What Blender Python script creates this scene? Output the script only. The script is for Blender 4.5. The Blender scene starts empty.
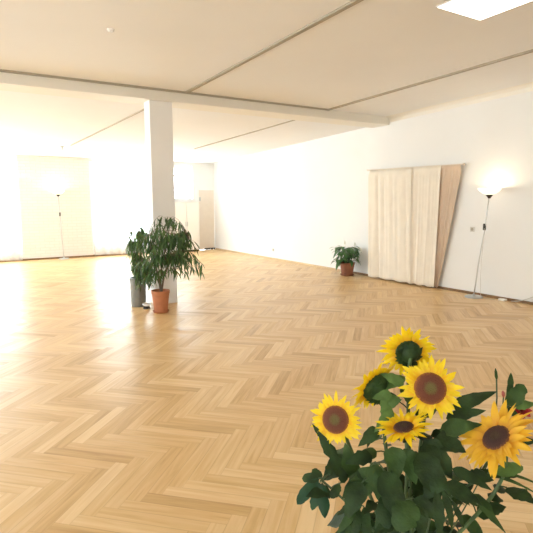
import bpy, bmesh, math, random
from mathutils import Vector, Matrix
random.seed(7)
PI = math.pi
SC = bpy.context.scene
COL = SC.collection

# ------------------------------------------------------------------ camera station
EYE = Vector((0, 0, 1.65))
FPX, PITCH, ROLL, YAW = 497.86, 0.13002, 0.00375, 0.56008
r0 = Vector((math.cos(YAW), -math.sin(YAW), 0))
FW = Vector((math.sin(YAW)*math.cos(PITCH), math.cos(YAW)*math.cos(PITCH), -math.sin(PITCH)))
u0 = r0.cross(FW)
RT = math.cos(ROLL)*r0 - math.sin(ROLL)*u0
UP = math.sin(ROLL)*r0 + math.cos(ROLL)*u0

def P(x, y, d):
    """world point of a sighting taken from the camera station at depth d"""
    return EYE + d*(FW + RT*((x-266.5)/FPX) - UP*((y-266.0)/FPX))

def D(r, u, b):
    """direction: right, up, back towards the viewer"""
    return (RT*r + UP*u - FW*b).normalized()

# ------------------------------------------------------------------ materials
def mat(name, color, rough=0.6, metal=0.0, spec=0.5, noise=0.0, nscale=8.0, bump=0.0, bscale=60.0,
        emit=None, estr=0.0, trans=0.0, coat=0.0):
    m = bpy.data.materials.new(name); m.use_nodes = True
    nt = m.node_tree; b = nt.nodes['Principled BSDF']
    b.inputs['Base Color'].default_value = (*color, 1)
    b.inputs['Roughness'].default_value = rough
    b.inputs['Metallic'].default_value = metal
    b.inputs['Specular IOR Level'].default_value = spec
    if coat: b.inputs['Coat Weight'].default_value = coat
    tc = nt.nodes.new('ShaderNodeTexCoord')
    if noise:
        n = nt.nodes.new('ShaderNodeTexNoise'); n.inputs['Scale'].default_value = nscale
        n.inputs['Detail'].default_value = 3
        nt.links.new(tc.outputs['Object'], n.inputs['Vector'])
        rp = nt.nodes.new('ShaderNodeValToRGB')
        rp.color_ramp.elements[0].position = 0.3; rp.color_ramp.elements[1].position = 0.7
        rp.color_ramp.elements[0].color = (*[c*(1-noise) for c in color], 1)
        rp.color_ramp.elements[1].color = (*[min(1, c*(1+noise)) for c in color], 1)
        nt.links.new(n.outputs['Fac'], rp.inputs['Fac'])
        nt.links.new(rp.outputs['Color'], b.inputs['Base Color'])
    if bump:
        n2 = nt.nodes.new('ShaderNodeTexNoise'); n2.inputs['Scale'].default_value = bscale
        nt.links.new(tc.outputs['Object'], n2.inputs['Vector'])
        bp = nt.nodes.new('ShaderNodeBump'); bp.inputs['Strength'].default_value = bump
        bp.inputs['Distance'].default_value = 0.004
        nt.links.new(n2.outputs['Fac'], bp.inputs['Height'])
        nt.links.new(bp.outputs['Normal'], b.inputs['Normal'])
    if emit:
        b.inputs['Emission Color'].default_value = (*emit, 1)
        b.inputs['Emission Strength'].default_value = estr
    if trans:
        out = nt.nodes['Material Output']
        t = nt.nodes.new('ShaderNodeBsdfTranslucent')
        t.inputs['Color'].default_value = (*color, 1)
        if noise: nt.links.new(rp.outputs['Color'], t.inputs['Color'])
        mx = nt.nodes.new('ShaderNodeMixShader'); mx.inputs[0].default_value = trans
        nt.links.new(b.outputs[0], mx.inputs[1]); nt.links.new(t.outputs[0], mx.inputs[2])
        nt.links.new(mx.outputs[0], out.inputs['Surface'])
    return m

M = {}
M['wall'] = mat('white_wall_paint', (0.84, 0.835, 0.82), 0.75, noise=0.012, nscale=1.5, bump=0.08, bscale=90)
M['ceil'] = mat('ceiling_paint', (0.85, 0.855, 0.865), 0.85, noise=0.012, nscale=1.0)
M['beam'] = mat('beam_paint', (0.84, 0.81, 0.74), 0.7, noise=0.012, nscale=2)
M['column'] = mat('column_paint', (0.88, 0.875, 0.87), 0.7, noise=0.012, nscale=2)
M['gap'] = mat('tan_trim_and_shadow', (0.40, 0.36, 0.29), 0.7)  # greyish tan of mouldings and small fittings, also used for the beam's shadow line
M['brown_strip'] = mat('brown_wood_strip', (0.22, 0.12, 0.05), 0.5, noise=0.25, nscale=20)
M['washed_out_strip'] = mat('washed_out_skirting', (0.62, 0.46, 0.28), 0.5, noise=0.1, nscale=20)
M['frame'] = mat('white_lacquer', (0.85, 0.84, 0.82), 0.35)
M['door'] = mat('door_lacquer', (0.80, 0.72, 0.63), 0.4, noise=0.02)
M['cabinet'] = mat('cream_lacquer', (0.90, 0.88, 0.84), 0.4)
M['dark'] = mat('dark_rubber', (0.03, 0.025, 0.02), 0.5)
M['metal'] = mat('brushed_metal', (0.55, 0.54, 0.52), 0.32, metal=0.9)
M['grey_metal'] = mat('grey_painted_metal', (0.52, 0.53, 0.53), 0.35, metal=0.3)
M['plastic'] = mat('white_plastic', (0.84, 0.82, 0.78), 0.4)
M['socket'] = mat('greyish_plastic', (0.62, 0.60, 0.56), 0.45)
M['cord'] = mat('pale_cord', (0.55, 0.53, 0.49), 0.5)
M['terra'] = mat('terracotta', (0.46, 0.17, 0.075), 0.6, noise=0.12, nscale=12, bump=0.1)
M['terra_dark'] = mat('weathered_terracotta', (0.30, 0.11, 0.055), 0.65, noise=0.2, nscale=9, bump=0.1)
M['soil'] = mat('potting_soil', (0.035, 0.022, 0.014), 0.95, noise=0.4, nscale=60, bump=0.6, bscale=120)
M['bark'] = mat('grey_brown_bark', (0.17, 0.125, 0.085), 0.8, noise=0.25, nscale=40, bump=0.3)
M['ficus'] = mat('narrow_leaf_green', (0.075, 0.15, 0.045), 0.42, noise=0.5, nscale=9, trans=0.2)
M['ficus2'] = mat('fresh_leaf_green', (0.095, 0.18, 0.045), 0.4, noise=0.45, nscale=9, trans=0.25)
M['lily'] = mat('glossy_leaf_green', (0.06, 0.15, 0.04), 0.35, noise=0.4, nscale=12, trans=0.15)
M['spathe'] = mat('white_spathe', (0.80, 0.80, 0.72), 0.5, trans=0.3)
M['greypot'] = mat('grey_zinc_planter', (0.22, 0.22, 0.20), 0.45, metal=0.25, noise=0.12, nscale=10)
M['ceramic'] = mat('white_ceramic', (0.82, 0.82, 0.80), 0.25)
M['vase'] = mat('dark_green_glaze', (0.05, 0.08, 0.07), 0.2, noise=0.2, nscale=5)
M['leafdark'] = mat('dark_bouquet_leaf', (0.022, 0.046, 0.011), 0.6, spec=0.3, noise=0.4, nscale=30, trans=0.15, bump=0.25, bscale=150)
M['leafmid'] = mat('mid_green_leaf', (0.042, 0.082, 0.02), 0.6, spec=0.3, noise=0.35, nscale=30, trans=0.2, bump=0.25, bscale=150)
M['leaflight'] = mat('light_green_leaf', (0.11, 0.20, 0.05), 0.55, spec=0.35, noise=0.3, nscale=30, trans=0.25, bump=0.25, bscale=150)
M['leafblue'] = mat('bluish_green_leaf', (0.018, 0.062, 0.024), 0.5, spec=0.3, noise=0.3, nscale=30, trans=0.12)
M['stem'] = mat('flower_stem_green', (0.07, 0.12, 0.03), 0.5, noise=0.2, nscale=40)
M['stemdark'] = mat('dark_stem_green', (0.05, 0.09, 0.03), 0.5)
M['redpetal'] = mat('crimson_petal', (0.52, 0.03, 0.05), 0.5, noise=0.2, nscale=60, trans=0.2)
M['bud'] = mat('pink_bud', (0.62, 0.16, 0.13), 0.5, noise=0.2, nscale=60)

def petal_material(name, tip, root):
    m = mat(name, tip, 0.5, trans=0.3)
    nt = m.node_tree; b = nt.nodes['Principled BSDF']
    uv = nt.nodes.new('ShaderNodeUVMap'); uv.uv_map = 'petal'
    sp = nt.nodes.new('ShaderNodeSeparateXYZ'); nt.links.new(uv.outputs[0], sp.inputs[0])
    rp = nt.nodes.new('ShaderNodeValToRGB')
    rp.color_ramp.elements[0].position = 0.02; rp.color_ramp.elements[0].color = (*root, 1)
    rp.color_ramp.elements[1].position = 0.55; rp.color_ramp.elements[1].color = (*tip, 1)
    nt.links.new(sp.outputs[0], rp.inputs['Fac'])
    nt.links.new(rp.outputs['Color'], b.inputs['Base Color'])
    for n in nt.nodes:
        if n.type == 'BSDF_TRANSLUCENT': nt.links.new(rp.outputs['Color'], n.inputs['Color'])
    return m
M['petal'] = petal_material('yellow_petal', (0.96, 0.72, 0.010), (0.88, 0.42, 0.008))
M['petal_orange'] = petal_material('amber_petal', (0.90, 0.55, 0.035), (0.70, 0.30, 0.02))

def disc_material(name, centre, ring, rim):
    m = mat(name, ring, 0.8)
    nt = m.node_tree; b = nt.nodes['Principled BSDF']
    uv = nt.nodes.new('ShaderNodeUVMap'); uv.uv_map = 'petal'
    sp = nt.nodes.new('ShaderNodeSeparateXYZ'); nt.links.new(uv.outputs[0], sp.inputs[0])
    tc = nt.nodes.new('ShaderNodeTexCoord')
    n = nt.nodes.new('ShaderNodeTexNoise'); n.inputs['Scale'].default_value = 380
    nt.links.new(tc.outputs['Object'], n.inputs['Vector'])
    ma = nt.nodes.new('ShaderNodeMath'); ma.operation = 'MULTIPLY_ADD'
    ma.inputs[1].default_value = 0.35; nt.links.new(n.outputs['Fac'], ma.inputs[0])
    sb = nt.nodes.new('ShaderNodeMath'); sb.operation = 'SUBTRACT'; sb.inputs[1].default_value = 0.17
    nt.links.new(sp.outputs[0], ma.inputs[2]); nt.links.new(ma.outputs[0], sb.inputs[0])
    rp = nt.nodes.new('ShaderNodeValToRGB')
    e = rp.color_ramp.elements
    e[0].position = 0.25; e[0].color = (*centre, 1)
    e[1].position = 0.97; e[1].color = (*rim, 1)
    k = e.new(0.48); k.color = (*ring, 1)
    k = e.new(0.85); k.color = (*[c*1.25 for c in ring], 1)
    nt.links.new(sb.outputs[0], rp.inputs['Fac']); nt.links.new(rp.outputs['Color'], b.inputs['Base Color'])
    bp = nt.nodes.new('ShaderNodeBump'); bp.inputs['Strength'].default_value = 0.9; bp.inputs['Distance'].default_value = 0.003
    nt.links.new(n.outputs['Fac'], bp.inputs['Height']); nt.links.new(bp.outputs['Normal'], b.inputs['Normal'])
    return m
M['disc'] = disc_material('sunflower_disc', (0.13, 0.10, 0.025), (0.125, 0.032, 0.012), (0.30, 0.10, 0.012))
M['discdark'] = disc_material('dark_sunflower_disc', (0.06, 0.03, 0.012), (0.05, 0.018, 0.012), (0.20, 0.07, 0.015))

def glass_material():
    m = bpy.data.materials.new('window_glass'); m.use_nodes = True
    nt = m.node_tree; nt.nodes.remove(nt.nodes['Principled BSDF'])
    t = nt.nodes.new('ShaderNodeBsdfTransparent'); t.inputs[0].default_value = (0.97, 0.98, 0.98, 1)
    g = nt.nodes.new('ShaderNodeBsdfGlossy'); g.inputs['Roughness'].default_value = 0.02
    x = nt.nodes.new('ShaderNodeMixShader'); x.inputs[0].default_value = 0.06
    nt.links.new(t.outputs[0], x.inputs[1]); nt.links.new(g.outputs[0], x.inputs[2])
    nt.links.new(x.outputs[0], nt.nodes['Material Output'].inputs['Surface'])
    return m
M['glass'] = glass_material()

def sheer_material():
    m = bpy.data.materials.new('white_sheer_voile'); m.use_nodes = True
    nt = m.node_tree; nt.nodes.remove(nt.nodes['Principled BSDF'])
    t = nt.nodes.new('ShaderNodeBsdfTransparent')
    tl = nt.nodes.new('ShaderNodeBsdfTranslucent'); tl.inputs[0].default_value = (0.93, 0.92, 0.9, 1)
    df = nt.nodes.new('ShaderNodeBsdfDiffuse'); df.inputs[0].default_value = (0.9, 0.89, 0.87, 1)
    a = nt.nodes.new('ShaderNodeMixShader'); a.inputs[0].default_value = 0.35
    nt.links.new(tl.outputs[0], a.inputs[1]); nt.links.new(df.outputs[0], a.inputs[2])
    # woven bands at the hem
    tc = nt.nodes.new('ShaderNodeTexCoord'); w = nt.nodes.new('ShaderNodeTexNoise')
    w.inputs['Scale'].default_value = 14
    nt.links.new(tc.outputs['Object'], w.inputs['Vector'])
    mr = nt.nodes.new('ShaderNodeMapRange'); mr.inputs[3].default_value = 0.36; mr.inputs[4].default_value = 0.5
    nt.links.new(w.outputs['Fac'], mr.inputs[0])
    x = nt.nodes.new('ShaderNodeMixShader'); nt.links.new(mr.outputs[0], x.inputs[0])
    nt.links.new(t.outputs[0], x.inputs[1]); nt.links.new(a.outputs[0], x.inputs[2])
    nt.links.new(x.outputs[0], nt.nodes['Material Output'].inputs['Surface'])
    return m
M['sheer'] = sheer_material()

def cloth_material(name, color):
    m = mat(name, color, 0.85, noise=0.03, nscale=5, trans=0.12, bump=0.2, bscale=40)
    return m
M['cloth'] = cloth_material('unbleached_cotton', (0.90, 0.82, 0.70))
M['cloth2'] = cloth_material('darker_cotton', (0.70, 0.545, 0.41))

def shade_material(name, strength):
    m = mat(name, (0.9, 0.87, 0.8), 0.4, emit=(1.0, 0.86, 0.66), estr=strength)
    return m
M['shade'] = shade_material('lit_opal_glass', 1.0)
M['panel'] = mat('lit_diffuser', (0.9, 0.9, 0.9), 0.5, emit=(1, 0.98, 0.95), estr=3.0)

def brick_material():
    m = mat('whitewashed_brick', (0.82, 0.78, 0.72), 0.8)
    nt = m.node_tree; b = nt.nodes['Principled BSDF']
    tc = nt.nodes.new('ShaderNodeTexCoord'); sp = nt.nodes.new('ShaderNodeSeparateXYZ'); cb = nt.nodes.new('ShaderNodeCombineXYZ')
    nt.links.new(tc.outputs['Object'], sp.inputs[0])
    nt.links.new(sp.outputs['X'], cb.inputs['X']); nt.links.new(sp.outputs['Z'], cb.inputs['Y'])
    br = nt.nodes.new('ShaderNodeTexBrick')
    br.inputs['Scale'].default_value = 1; br.inputs['Brick Width'].default_value = 0.26; br.inputs['Row Height'].default_value = 0.085
    br.inputs['Mortar Size'].default_value = 0.008; br.inputs['Mortar Smooth'].default_value = 0.3
    br.inputs['Color1'].default_value = (0.83, 0.79, 0.745, 1); br.inputs['Color2'].default_value = (0.81, 0.765, 0.715, 1)
    br.inputs['Mortar'].default_value = (0.765, 0.715, 0.65, 1)
    nt.links.new(cb.outputs[0], br.inputs['Vector'])
    nt.links.new(br.outputs['Color'], b.inputs['Base Color'])
    bp = nt.nodes.new('ShaderNodeBump'); bp.inputs['Strength'].default_value = 0.5; bp.inputs['Distance'].default_value = 0.01; bp.invert = True
    nt.links.new(br.outputs['Fac'], bp.inputs['Height']); nt.links.new(bp.outputs['Normal'], b.inputs['Normal'])
    return m
M['brick'] = brick_material()

def parquet_material():
    m = mat('oak_parquet', (0.6, 0.36, 0.15), 0.3)
    nt = m.node_tree; b = nt.nodes['Principled BSDF']; L = nt.links.new
    uv = nt.nodes.new('ShaderNodeUVMap'); uv.uv_map = 'plank'
    at = nt.nodes.new('ShaderNodeAttribute'); at.attribute_name = 'tone'
    sep = nt.nodes.new('ShaderNodeSeparateColor'); L(at.outputs['Color'], sep.inputs[0])
    # long grain
    mp = nt.nodes.new('ShaderNodeMapping'); mp.inputs['Scale'].default_value = (2.2, 30, 1)
    ad = nt.nodes.new('ShaderNodeVectorMath'); ad.operation = 'ADD'
    sc = nt.nodes.new('ShaderNodeVectorMath'); sc.operation = 'SCALE'; sc.inputs['Scale'].default_value = 37
    L(at.outputs['Vector'], sc.inputs[0]); L(uv.outputs[0], mp.inputs['Vector']); L(mp.outputs[0], ad.inputs[0]); L(sc.outputs[0], ad.inputs[1])
    n = nt.nodes.new('ShaderNodeTexNoise'); n.inputs['Scale'].default_value = 1.0; n.inputs['Detail'].default_value = 4; n.inputs['Distortion'].default_value = 0.6
    L(ad.outputs[0], n.inputs['Vector'])
    rp = nt.nodes.new('ShaderNodeValToRGB'); e = rp.color_ramp.elements
    e[0].position = 0.0; e[0].color = (0.46, 0.25, 0.085, 1)
    e[1].position = 1.0; e[1].color = (0.79, 0.575, 0.31, 1)
    k = e.new(0.5); k.color = (0.66, 0.425, 0.185, 1)
    # plank tone + grain
    t1 = nt.nodes.new('ShaderNodeMath'); t1.operation = 'MULTIPLY_ADD'; t1.inputs[1].default_value = 1.15; t1.inputs[2].default_value = -0.53
    L(n.outputs['Fac'], t1.inputs[0])
    t2 = nt.nodes.new('ShaderNodeMath'); t2.operation = 'ADD'; L(t1.outputs[0], t2.inputs[0]); L(sep.outputs[0], t2.inputs[1])
    L(t2.outputs[0], rp.inputs['Fac'])
    # seams between planks
    s2 = nt.nodes.new('ShaderNodeSeparateXYZ'); L(uv.outputs[0], s2.inputs[0])
    W = 0.088
    pp = nt.nodes.new('ShaderNodeMath'); pp.operation = 'SUBTRACT'; L(s2.outputs['Y'], pp.inputs[0]); pp.inputs[1].default_value = W/2
    ab = nt.nodes.new('ShaderNodeMath'); ab.operation = 'ABSOLUTE'; L(pp.outputs[0], ab.inputs[0])
    mr = nt.nodes.new('ShaderNodeMapRange'); mr.inputs[1].default_value = W/2-0.0035; mr.inputs[2].default_value = W/2-0.0003
    mr.inputs[3].default_value = 0; mr.inputs[4].default_value = 0.38
    L(ab.outputs[0], mr.inputs[0])
    mx = nt.nodes.new('ShaderNodeMix'); mx.data_type = 'RGBA'
    mx.inputs['B'].default_value = (0.30, 0.14, 0.045, 1)
    L(mr.outputs[0], mx.inputs['Factor']); L(rp.outputs['Color'], mx.inputs['A'])
    L(mx.outputs['Result'], b.inputs['Base Color'])
    rr = nt.nodes.new('ShaderNodeMath'); rr.operation = 'MULTIPLY_ADD'; rr.inputs[1].default_value = 0.10; rr.inputs[2].default_value = 0.31
    L(sep.outputs[1], rr.inputs[0]); L(rr.outputs[0], b.inputs['Roughness'])
    b.inputs['Specular IOR Level'].default_value = 0.5
    bp = nt.nodes.new('ShaderNodeBump'); bp.inputs['Strength'].default_value = 0.12; bp.inputs['Distance'].default_value = 0.002
    L(n.outputs['Fac'], bp.inputs['Height']); L(bp.outputs['Normal'], b.inputs['Normal'])
    return m
M['parquet'] = parquet_material()

# ------------------------------------------------------------------ mesh helpers
def obj(name, bm, material, parent=None, smooth=False, loc=None):
    me = bpy.data.meshes.new(name)
    bm.normal_update()
    bm.to_mesh(me); bm.free()
    o = bpy.data.objects.new(name, me); COL.objects.link(o)
    if material is not None: me.materials.append(material)
    if smooth:
        for f in me.polygons: f.use_smooth = True
    if loc is not None: o.location = loc
    if parent is not None:
        o.parent = parent
        o.matrix_parent_inverse = Matrix.Translation(parent.location).inverted()
    return o

def thing(name, label, cat, loc=(0, 0, 0), group=None):
    o = bpy.data.objects.new(name, None); COL.objects.link(o)
    o.empty_display_size = 0.1
    o.location = loc; o['label'] = label; o['category'] = cat
    if group: o['group'] = group
    return o

def tag(o, label, cat, group=None):
    o['label'] = label; o['category'] = cat
    if group: o['group'] = group
    return o

def struct(o):
    o['kind'] = 'structure'; return o

def box(bm, lo, hi, bevel=0.0, rot=None, pivot=None):
    r = bmesh.ops.create_cube(bm, size=1.0)
    vs = r['verts']
    for v in vs:
        v.co = Vector([(lo[i]+hi[i])/2 + v.co[i]*(hi[i]-lo[i]) for i in range(3)])
    if rot is not None:
        pv = Vector(pivot) if pivot is not None else Vector([(lo[i]+hi[i])/2 for i in range(3)])
        for v in vs: v.co = pv + rot @ (v.co-pv)
    if bevel:
        es = list({e for v in vs for e in v.link_edges})
        bmesh.ops.bevel(bm, geom=es, offset=bevel, segments=2, affect='EDGES', profile=0.5)
    return vs

def new(): return bmesh.new()

def boxobj(name, lo, hi, m, parent=None, bevel=0.0):
    bm = new(); box(bm, lo, hi, bevel); return obj(name, bm, m, parent)

def lathe(bm, prof, c=(0, 0, 0), axis=None, n=28, caps=True, xdir=None):
    """profile [(radius, height)] swept about axis"""
    c = Vector(c); az = Vector(axis or (0, 0, 1)).normalized()
    ax = az.orthogonal().normalized(); ay = az.cross(ax)
    rings = []
    for r, h in prof:
        rings.append([bm.verts.new(c + az*h + (ax*math.cos(2*PI*k/n)+ay*math.sin(2*PI*k/n))*max(r, 1e-4)) for k in range(n)])
    for a, b in zip(rings, rings[1:]):
        for k in range(n):
            bm.faces.new((a[k], a[(k+1) % n], b[(k+1) % n], b[k]))
    if caps:
        bm.faces.new(list(reversed(rings[0]))); bm.faces.new(rings[-1])
    return rings

def tube(bm, pts, rads, n=8):
    pts = [Vector(p) for p in pts]
    if not hasattr(rads, '__len__'): rads = [rads]*len(pts)
    up = None; rings = []
    for i, p in enumerate(pts):
        t = (pts[min(i+1, len(pts)-1)]-pts[max(i-1, 0)]).normalized()
        if up is None: up = t.orthogonal().normalized()
        up = (up - t*up.dot(t)).normalized(); s = t.cross(up)
        rings.append([bm.verts.new(p + (up*math.cos(2*PI*k/n)+s*math.sin(2*PI*k/n))*rads[i]) for k in range(n)])
    for a, b in zip(rings, rings[1:]):
        for k in range(n): bm.faces.new((a[k], a[(k+1) % n], b[(k+1) % n], b[k]))
    bm.faces.new(list(reversed(rings[0]))); bm.faces.new(rings[-1])

def bez(a, b, c, d, n=14):
    out = []
    for i in range(n+1):
        t = i/n; s = 1-t
        out.append(a*s**3 + b*3*s*s*t + c*3*s*t*t + d*t**3)
    return out

def leaf(bm, base, tip, width, normal, shape='broad', sag=0.12, fold=0.18, ns=8, uvl=None, wave=0.0, jag=0.0):
    """one leaf blade from base to tip, folded along its midrib and arched"""
    base, tip = Vector(base), Vector(tip)
    ax = tip-base; L = ax.length; ax.normalize()
    nr = Vector(normal); nr = (nr-ax*nr.dot(ax))
    if nr.length < 1e-5: nr = ax.orthogonal()
    nr.normalize(); sd = ax.cross(nr)
    def prof(t):
        if shape == 'broad': return (math.sin(PI*min(1, t**0.62)))**0.8 * (1-0.15*t)
        if shape == 'lance': return math.sin(PI*t**0.8)**0.9
        if shape == 'oval': return (max(0, 1-(2*t-1.0)**2))**0.55
        if shape == 'blade': return (1-t)**0.5*min(1, t*6+0.35)
        if shape == 'petal': return min(1, 0.35+2.2*t)*(max(0, 1-t**2.6))**0.75
        if shape == 'heart': return (max(0, 1-(2*t**0.75-1.0)**2))**0.5
    rows = []
    ph = random.random()*6
    for i in range(ns+1):
        t = i/ns
        w = max(prof(t)*width/2*(1+jag*random.uniform(-1, 1)), width*0.012)
        c = base + ax*L*t + nr*(sag*L*math.sin(PI*t)*0.9)
        row = []
        for q in (-1, -0.5, 0, 0.5, 1):
            z = fold*abs(q)*w + wave*w*math.sin(t*9+ph+q*1.5)*abs(q)
            row.append(bm.verts.new(c + sd*w*q + nr*z))
        rows.append(row)
    for i in range(ns):
        for j in range(4):
            f = bm.faces.new((rows[i][j], rows[i][j+1], rows[i+1][j+1], rows[i+1][j])); f.smooth = True
            if uvl is not None:
                for lp, (u, v) in zip(f.loops, ((i/ns, j/4), (i/ns, (j+1)/4), ((i+1)/ns, (j+1)/4), ((i+1)/ns, j/4))):
                    lp[uvl].uv = (u, v)

# ------------------------------------------------------------------ the room
XL, XR, YB, YF = -4.6, 7.73, -3.0, 15.7
BEAM0, BEAM1 = 7.56, 8.05
def zn(y): return 3.3565-0.0268*(y-BEAM0)         # near ceiling
def zf(y): return 3.24-0.0380*(y-BEAM1)           # ceiling beyond the beam

# floor: every herringbone stave is a face of its own
bm = new()
uvl = bm.loops.layers.uv.new('plank'); cl = bm.loops.layers.float_color.new('tone')
W, NN = 0.088, 7
ca, sa = math.cos(-PI/4), math.sin(-PI/4)
OX, OY = 0.4910+0.03, 3.425
rng = random.Random(11)
def stave(x0, y0, w, h):
    horiz = w > h
    pts = [(x0, y0), (x0+w, y0), (x0+w, y0+h), (x0, y0+h)]
    wp = [(OX+(px*ca-py*sa)*W, OY+(px*sa+py*ca)*W) for px, py in pts]
    if max(p[0] for p in wp) < XL or min(p[0] for p in wp) > XR or max(p[1] for p in wp) < YB or min(p[1] for p in wp) > YF: return
    f = bm.faces.new([bm.verts.new((p[0], p[1], 0)) for p in wp])
    Ln = NN*W
    uvs = [(0, 0), (Ln, 0), (Ln, W), (0, W)] if horiz else [(0, 0), (0, W), (Ln, W), (Ln, 0)]
    tone = min(0.98, max(0.02, rng.gauss(0.55, 0.15))); tn2 = rng.random(); t3 = rng.random()
    for lp, q in zip(f.loops, uvs):
        lp[uvl].uv = q; lp[cl] = (tone, tn2, t3, 1)
for k in range(-170, 230):
    for m_ in range(-14, 15):
        x = k + 2*NN*m_
        stave(x, k, NN, 1)
        stave(x+NN, k-NN+1, 1, NN)
for co, no in (((XL, 0, 0), (-1, 0, 0)), ((XR, 0, 0), (1, 0, 0)), ((0, YB, 0), (0, -1, 0)), ((0, YF, 0), (0, 1, 0))):
    g = bm.verts[:]+bm.edges[:]+bm.faces[:]
    bmesh.ops.bisect_plane(bm, geom=g, plane_co=co, plane_no=no, clear_outer=True)
box(bm, (XL, YB, -0.12), (XR, YF, -0.004))
struct(obj('floor', bm, M['parquet']))

# ceiling
def slab(bm, x0, x1, y0, z0, y1, z1, th=0.2):
    v = [bm.verts.new(p) for p in ((x0, y0, z0), (x1, y0, z0), (x1, y1, z1), (x0, y1, z1),
                                   (x0, y0, z0+th), (x1, y0, z0+th), (x1, y1, z1+th), (x0, y1, z1+th))]
    for q in ((0, 3, 2, 1), (4, 5, 6, 7), (0, 1, 5, 4), (1, 2, 6, 5), (2, 3, 7, 6), (3, 0, 4, 7)):
        bm.faces.new([v[i] for i in q])
bm = new()
slab(bm, XL, XR, YB, zn(YB), BEAM0, zn(BEAM0)); slab(bm, XL, XR, BEAM1, zf(BEAM1), YF, zf(YF))
struct(obj('ceiling', bm, M['ceil']))
bm = new(); box(bm, (XL, BEAM0, 3.1956), (XR, BEAM1, 3.55)); struct(obj('ceiling_beam', bm, M['beam']))
bm = new(); box(bm, (2.672, 7.62, 0), (3.045, 7.87, 3.1956), 0.006); struct(obj('column', bm, M['column']))

# ceiling strips
def strip(name, pts, w, h, m):
    bm = new()
    (x0, y0, z0), (x1, y1, z1) = pts
    d = Vector((x1-x0, y1-y0, z1-z0)); s = Vector((0, 0, 1)).cross(d).normalized()*w/2
    a, b = Vector(pts[0]), Vector(pts[1]); dn = Vector((0, 0, -h))
    top = Vector((0, 0, 0.003))
    v = [bm.verts.new(p) for p in (a-s+dn, a+s+dn, b+s+dn, b-s+dn, a-s+top, a+s+top, b+s+top, b-s+top)]
    for q in ((0, 3, 2, 1), (4, 5, 6, 7), (0, 1, 5, 4), (1, 2, 6, 5), (2, 3, 7, 6), (3, 0, 4, 7)):
        bm.faces.new([v[i] for i in q])
    bmesh.ops.recalc_face_normals(bm, faces=bm.faces[:])
    return struct(obj(name, bm, m))
strip('trim_1', ((3.2483, YB, zn(YB)), (3.2483, BEAM0, zn(BEAM0))), 0.055, 0.022, M['gap'])
strip('trim_2', ((6.1063, YB, zn(YB)), (6.1063, BEAM0, zn(BEAM0))), 0.055, 0.022, M['gap'])
strip('trim_3', ((2.93, BEAM1+.02, zf(BEAM1)), (2.60, 13.2, zf(13.2))), 0.035, 0.015, M['gap'])
strip('trim_4', ((5.81, BEAM1+.02, zf(BEAM1)), (5.64, 12.6, zf(12.6))), 0.035, 0.015, M['gap'])
strip('beam_shadow_line', ((XL, BEAM0-0.028, zn(BEAM0)), (6.1, BEAM0-0.028, zn(BEAM0))), 0.05, 0.022, M['gap'])  # dark strip standing in for the shadow line along the beam top
# cove along the right wall
bm = new()
pr = [(XR, -0.11), (XR-0.02, -0.05), (XR-0.06, -0.015), (XR-0.12, 0.003), (XR, 0.003)]
ra = [bm.verts.new((x, YB, zn(YB)+z)) for x, z in pr]; rb = [bm.verts.new((x, BEAM0, zn(BEAM0)+z)) for x, z in pr]
for k in range(5): bm.faces.new((ra[k], ra[(k+1) % 5], rb[(k+1) % 5], rb[k]))
bm.faces.new(ra); bm.faces.new(list(reversed(rb))); bmesh.ops.recalc_face_normals(bm, faces=bm.faces[:])
struct(obj('trim_6', bm, M['beam']))

# walls
HT = 3.75
def wall(name, axis, at, th, a0, a1, openings, m=None):
    """axis 'x': wall plane x=at along y; axis 'y': plane y=at along x; openings (a0,a1,z0,z1)"""
    bm = new()
    def b(p0, p1, z0, z1):
        if p1-p0 < 1e-4 or z1-z0 < 1e-4: return
        lo, hi = sorted((at, at+th))
        if axis == 'x': box(bm, (lo, p0, z0), (hi, p1, z1))
        else: box(bm, (p0, lo, z0), (p1, hi, z1))
    cur = a0
    for (o0, o1, z0, z1) in sorted(openings):
        b(cur, o0, 0, HT); b(o0, o1, 0, z0); b(o0, o1, z1, HT); cur = o1
    b(cur, a1, 0, HT)
    return struct(obj(name, bm, m or M['wall']))
FARW = [(-2.6, 1.50, 0.35, 2.82), (3.68, 5.85, 0.35, 2.82), (6.10, 6.92, 1.72, 2.82)]  # last opening is guessed, added to brighten the corner behind the column
LEFTW_ADDED = [(2.4, 4.3, 0.8, 2.9), (8.6, 10.6, 0.5, 2.9), (11.1, 13.1, 0.5, 2.9), (13.9, 15.0, 0.5, 2.9)]  # unseen windows, added and sized for the daylight they let in
BACKW_ADDED = [(-4.3, -2.3, 0.7, 2.9)]  # unseen window behind the camera, added to light the near zone
DOOR = (7.12, 7.715, 0.0, 2.05)
wall('wall_right', 'x', XR, 0.25, YB, YF, [])
wall('wall_far', 'y', YF, 0.30, XL-.3, XR+.25, FARW+[DOOR])
wall('wall_left', 'x', XL, -0.30, YB, YF, LEFTW_ADDED)
wall('wall_back', 'y', YB, -0.30, XL-.3, XR+.25, BACKW_ADDED)
# whitewashed brick pier between the far windows
bm = new(); box(bm, (1.62, YF-0.07, 0), (3.56, YF, 2.947), 0.004); struct(obj('trim_7', bm, M['brick']))
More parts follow.
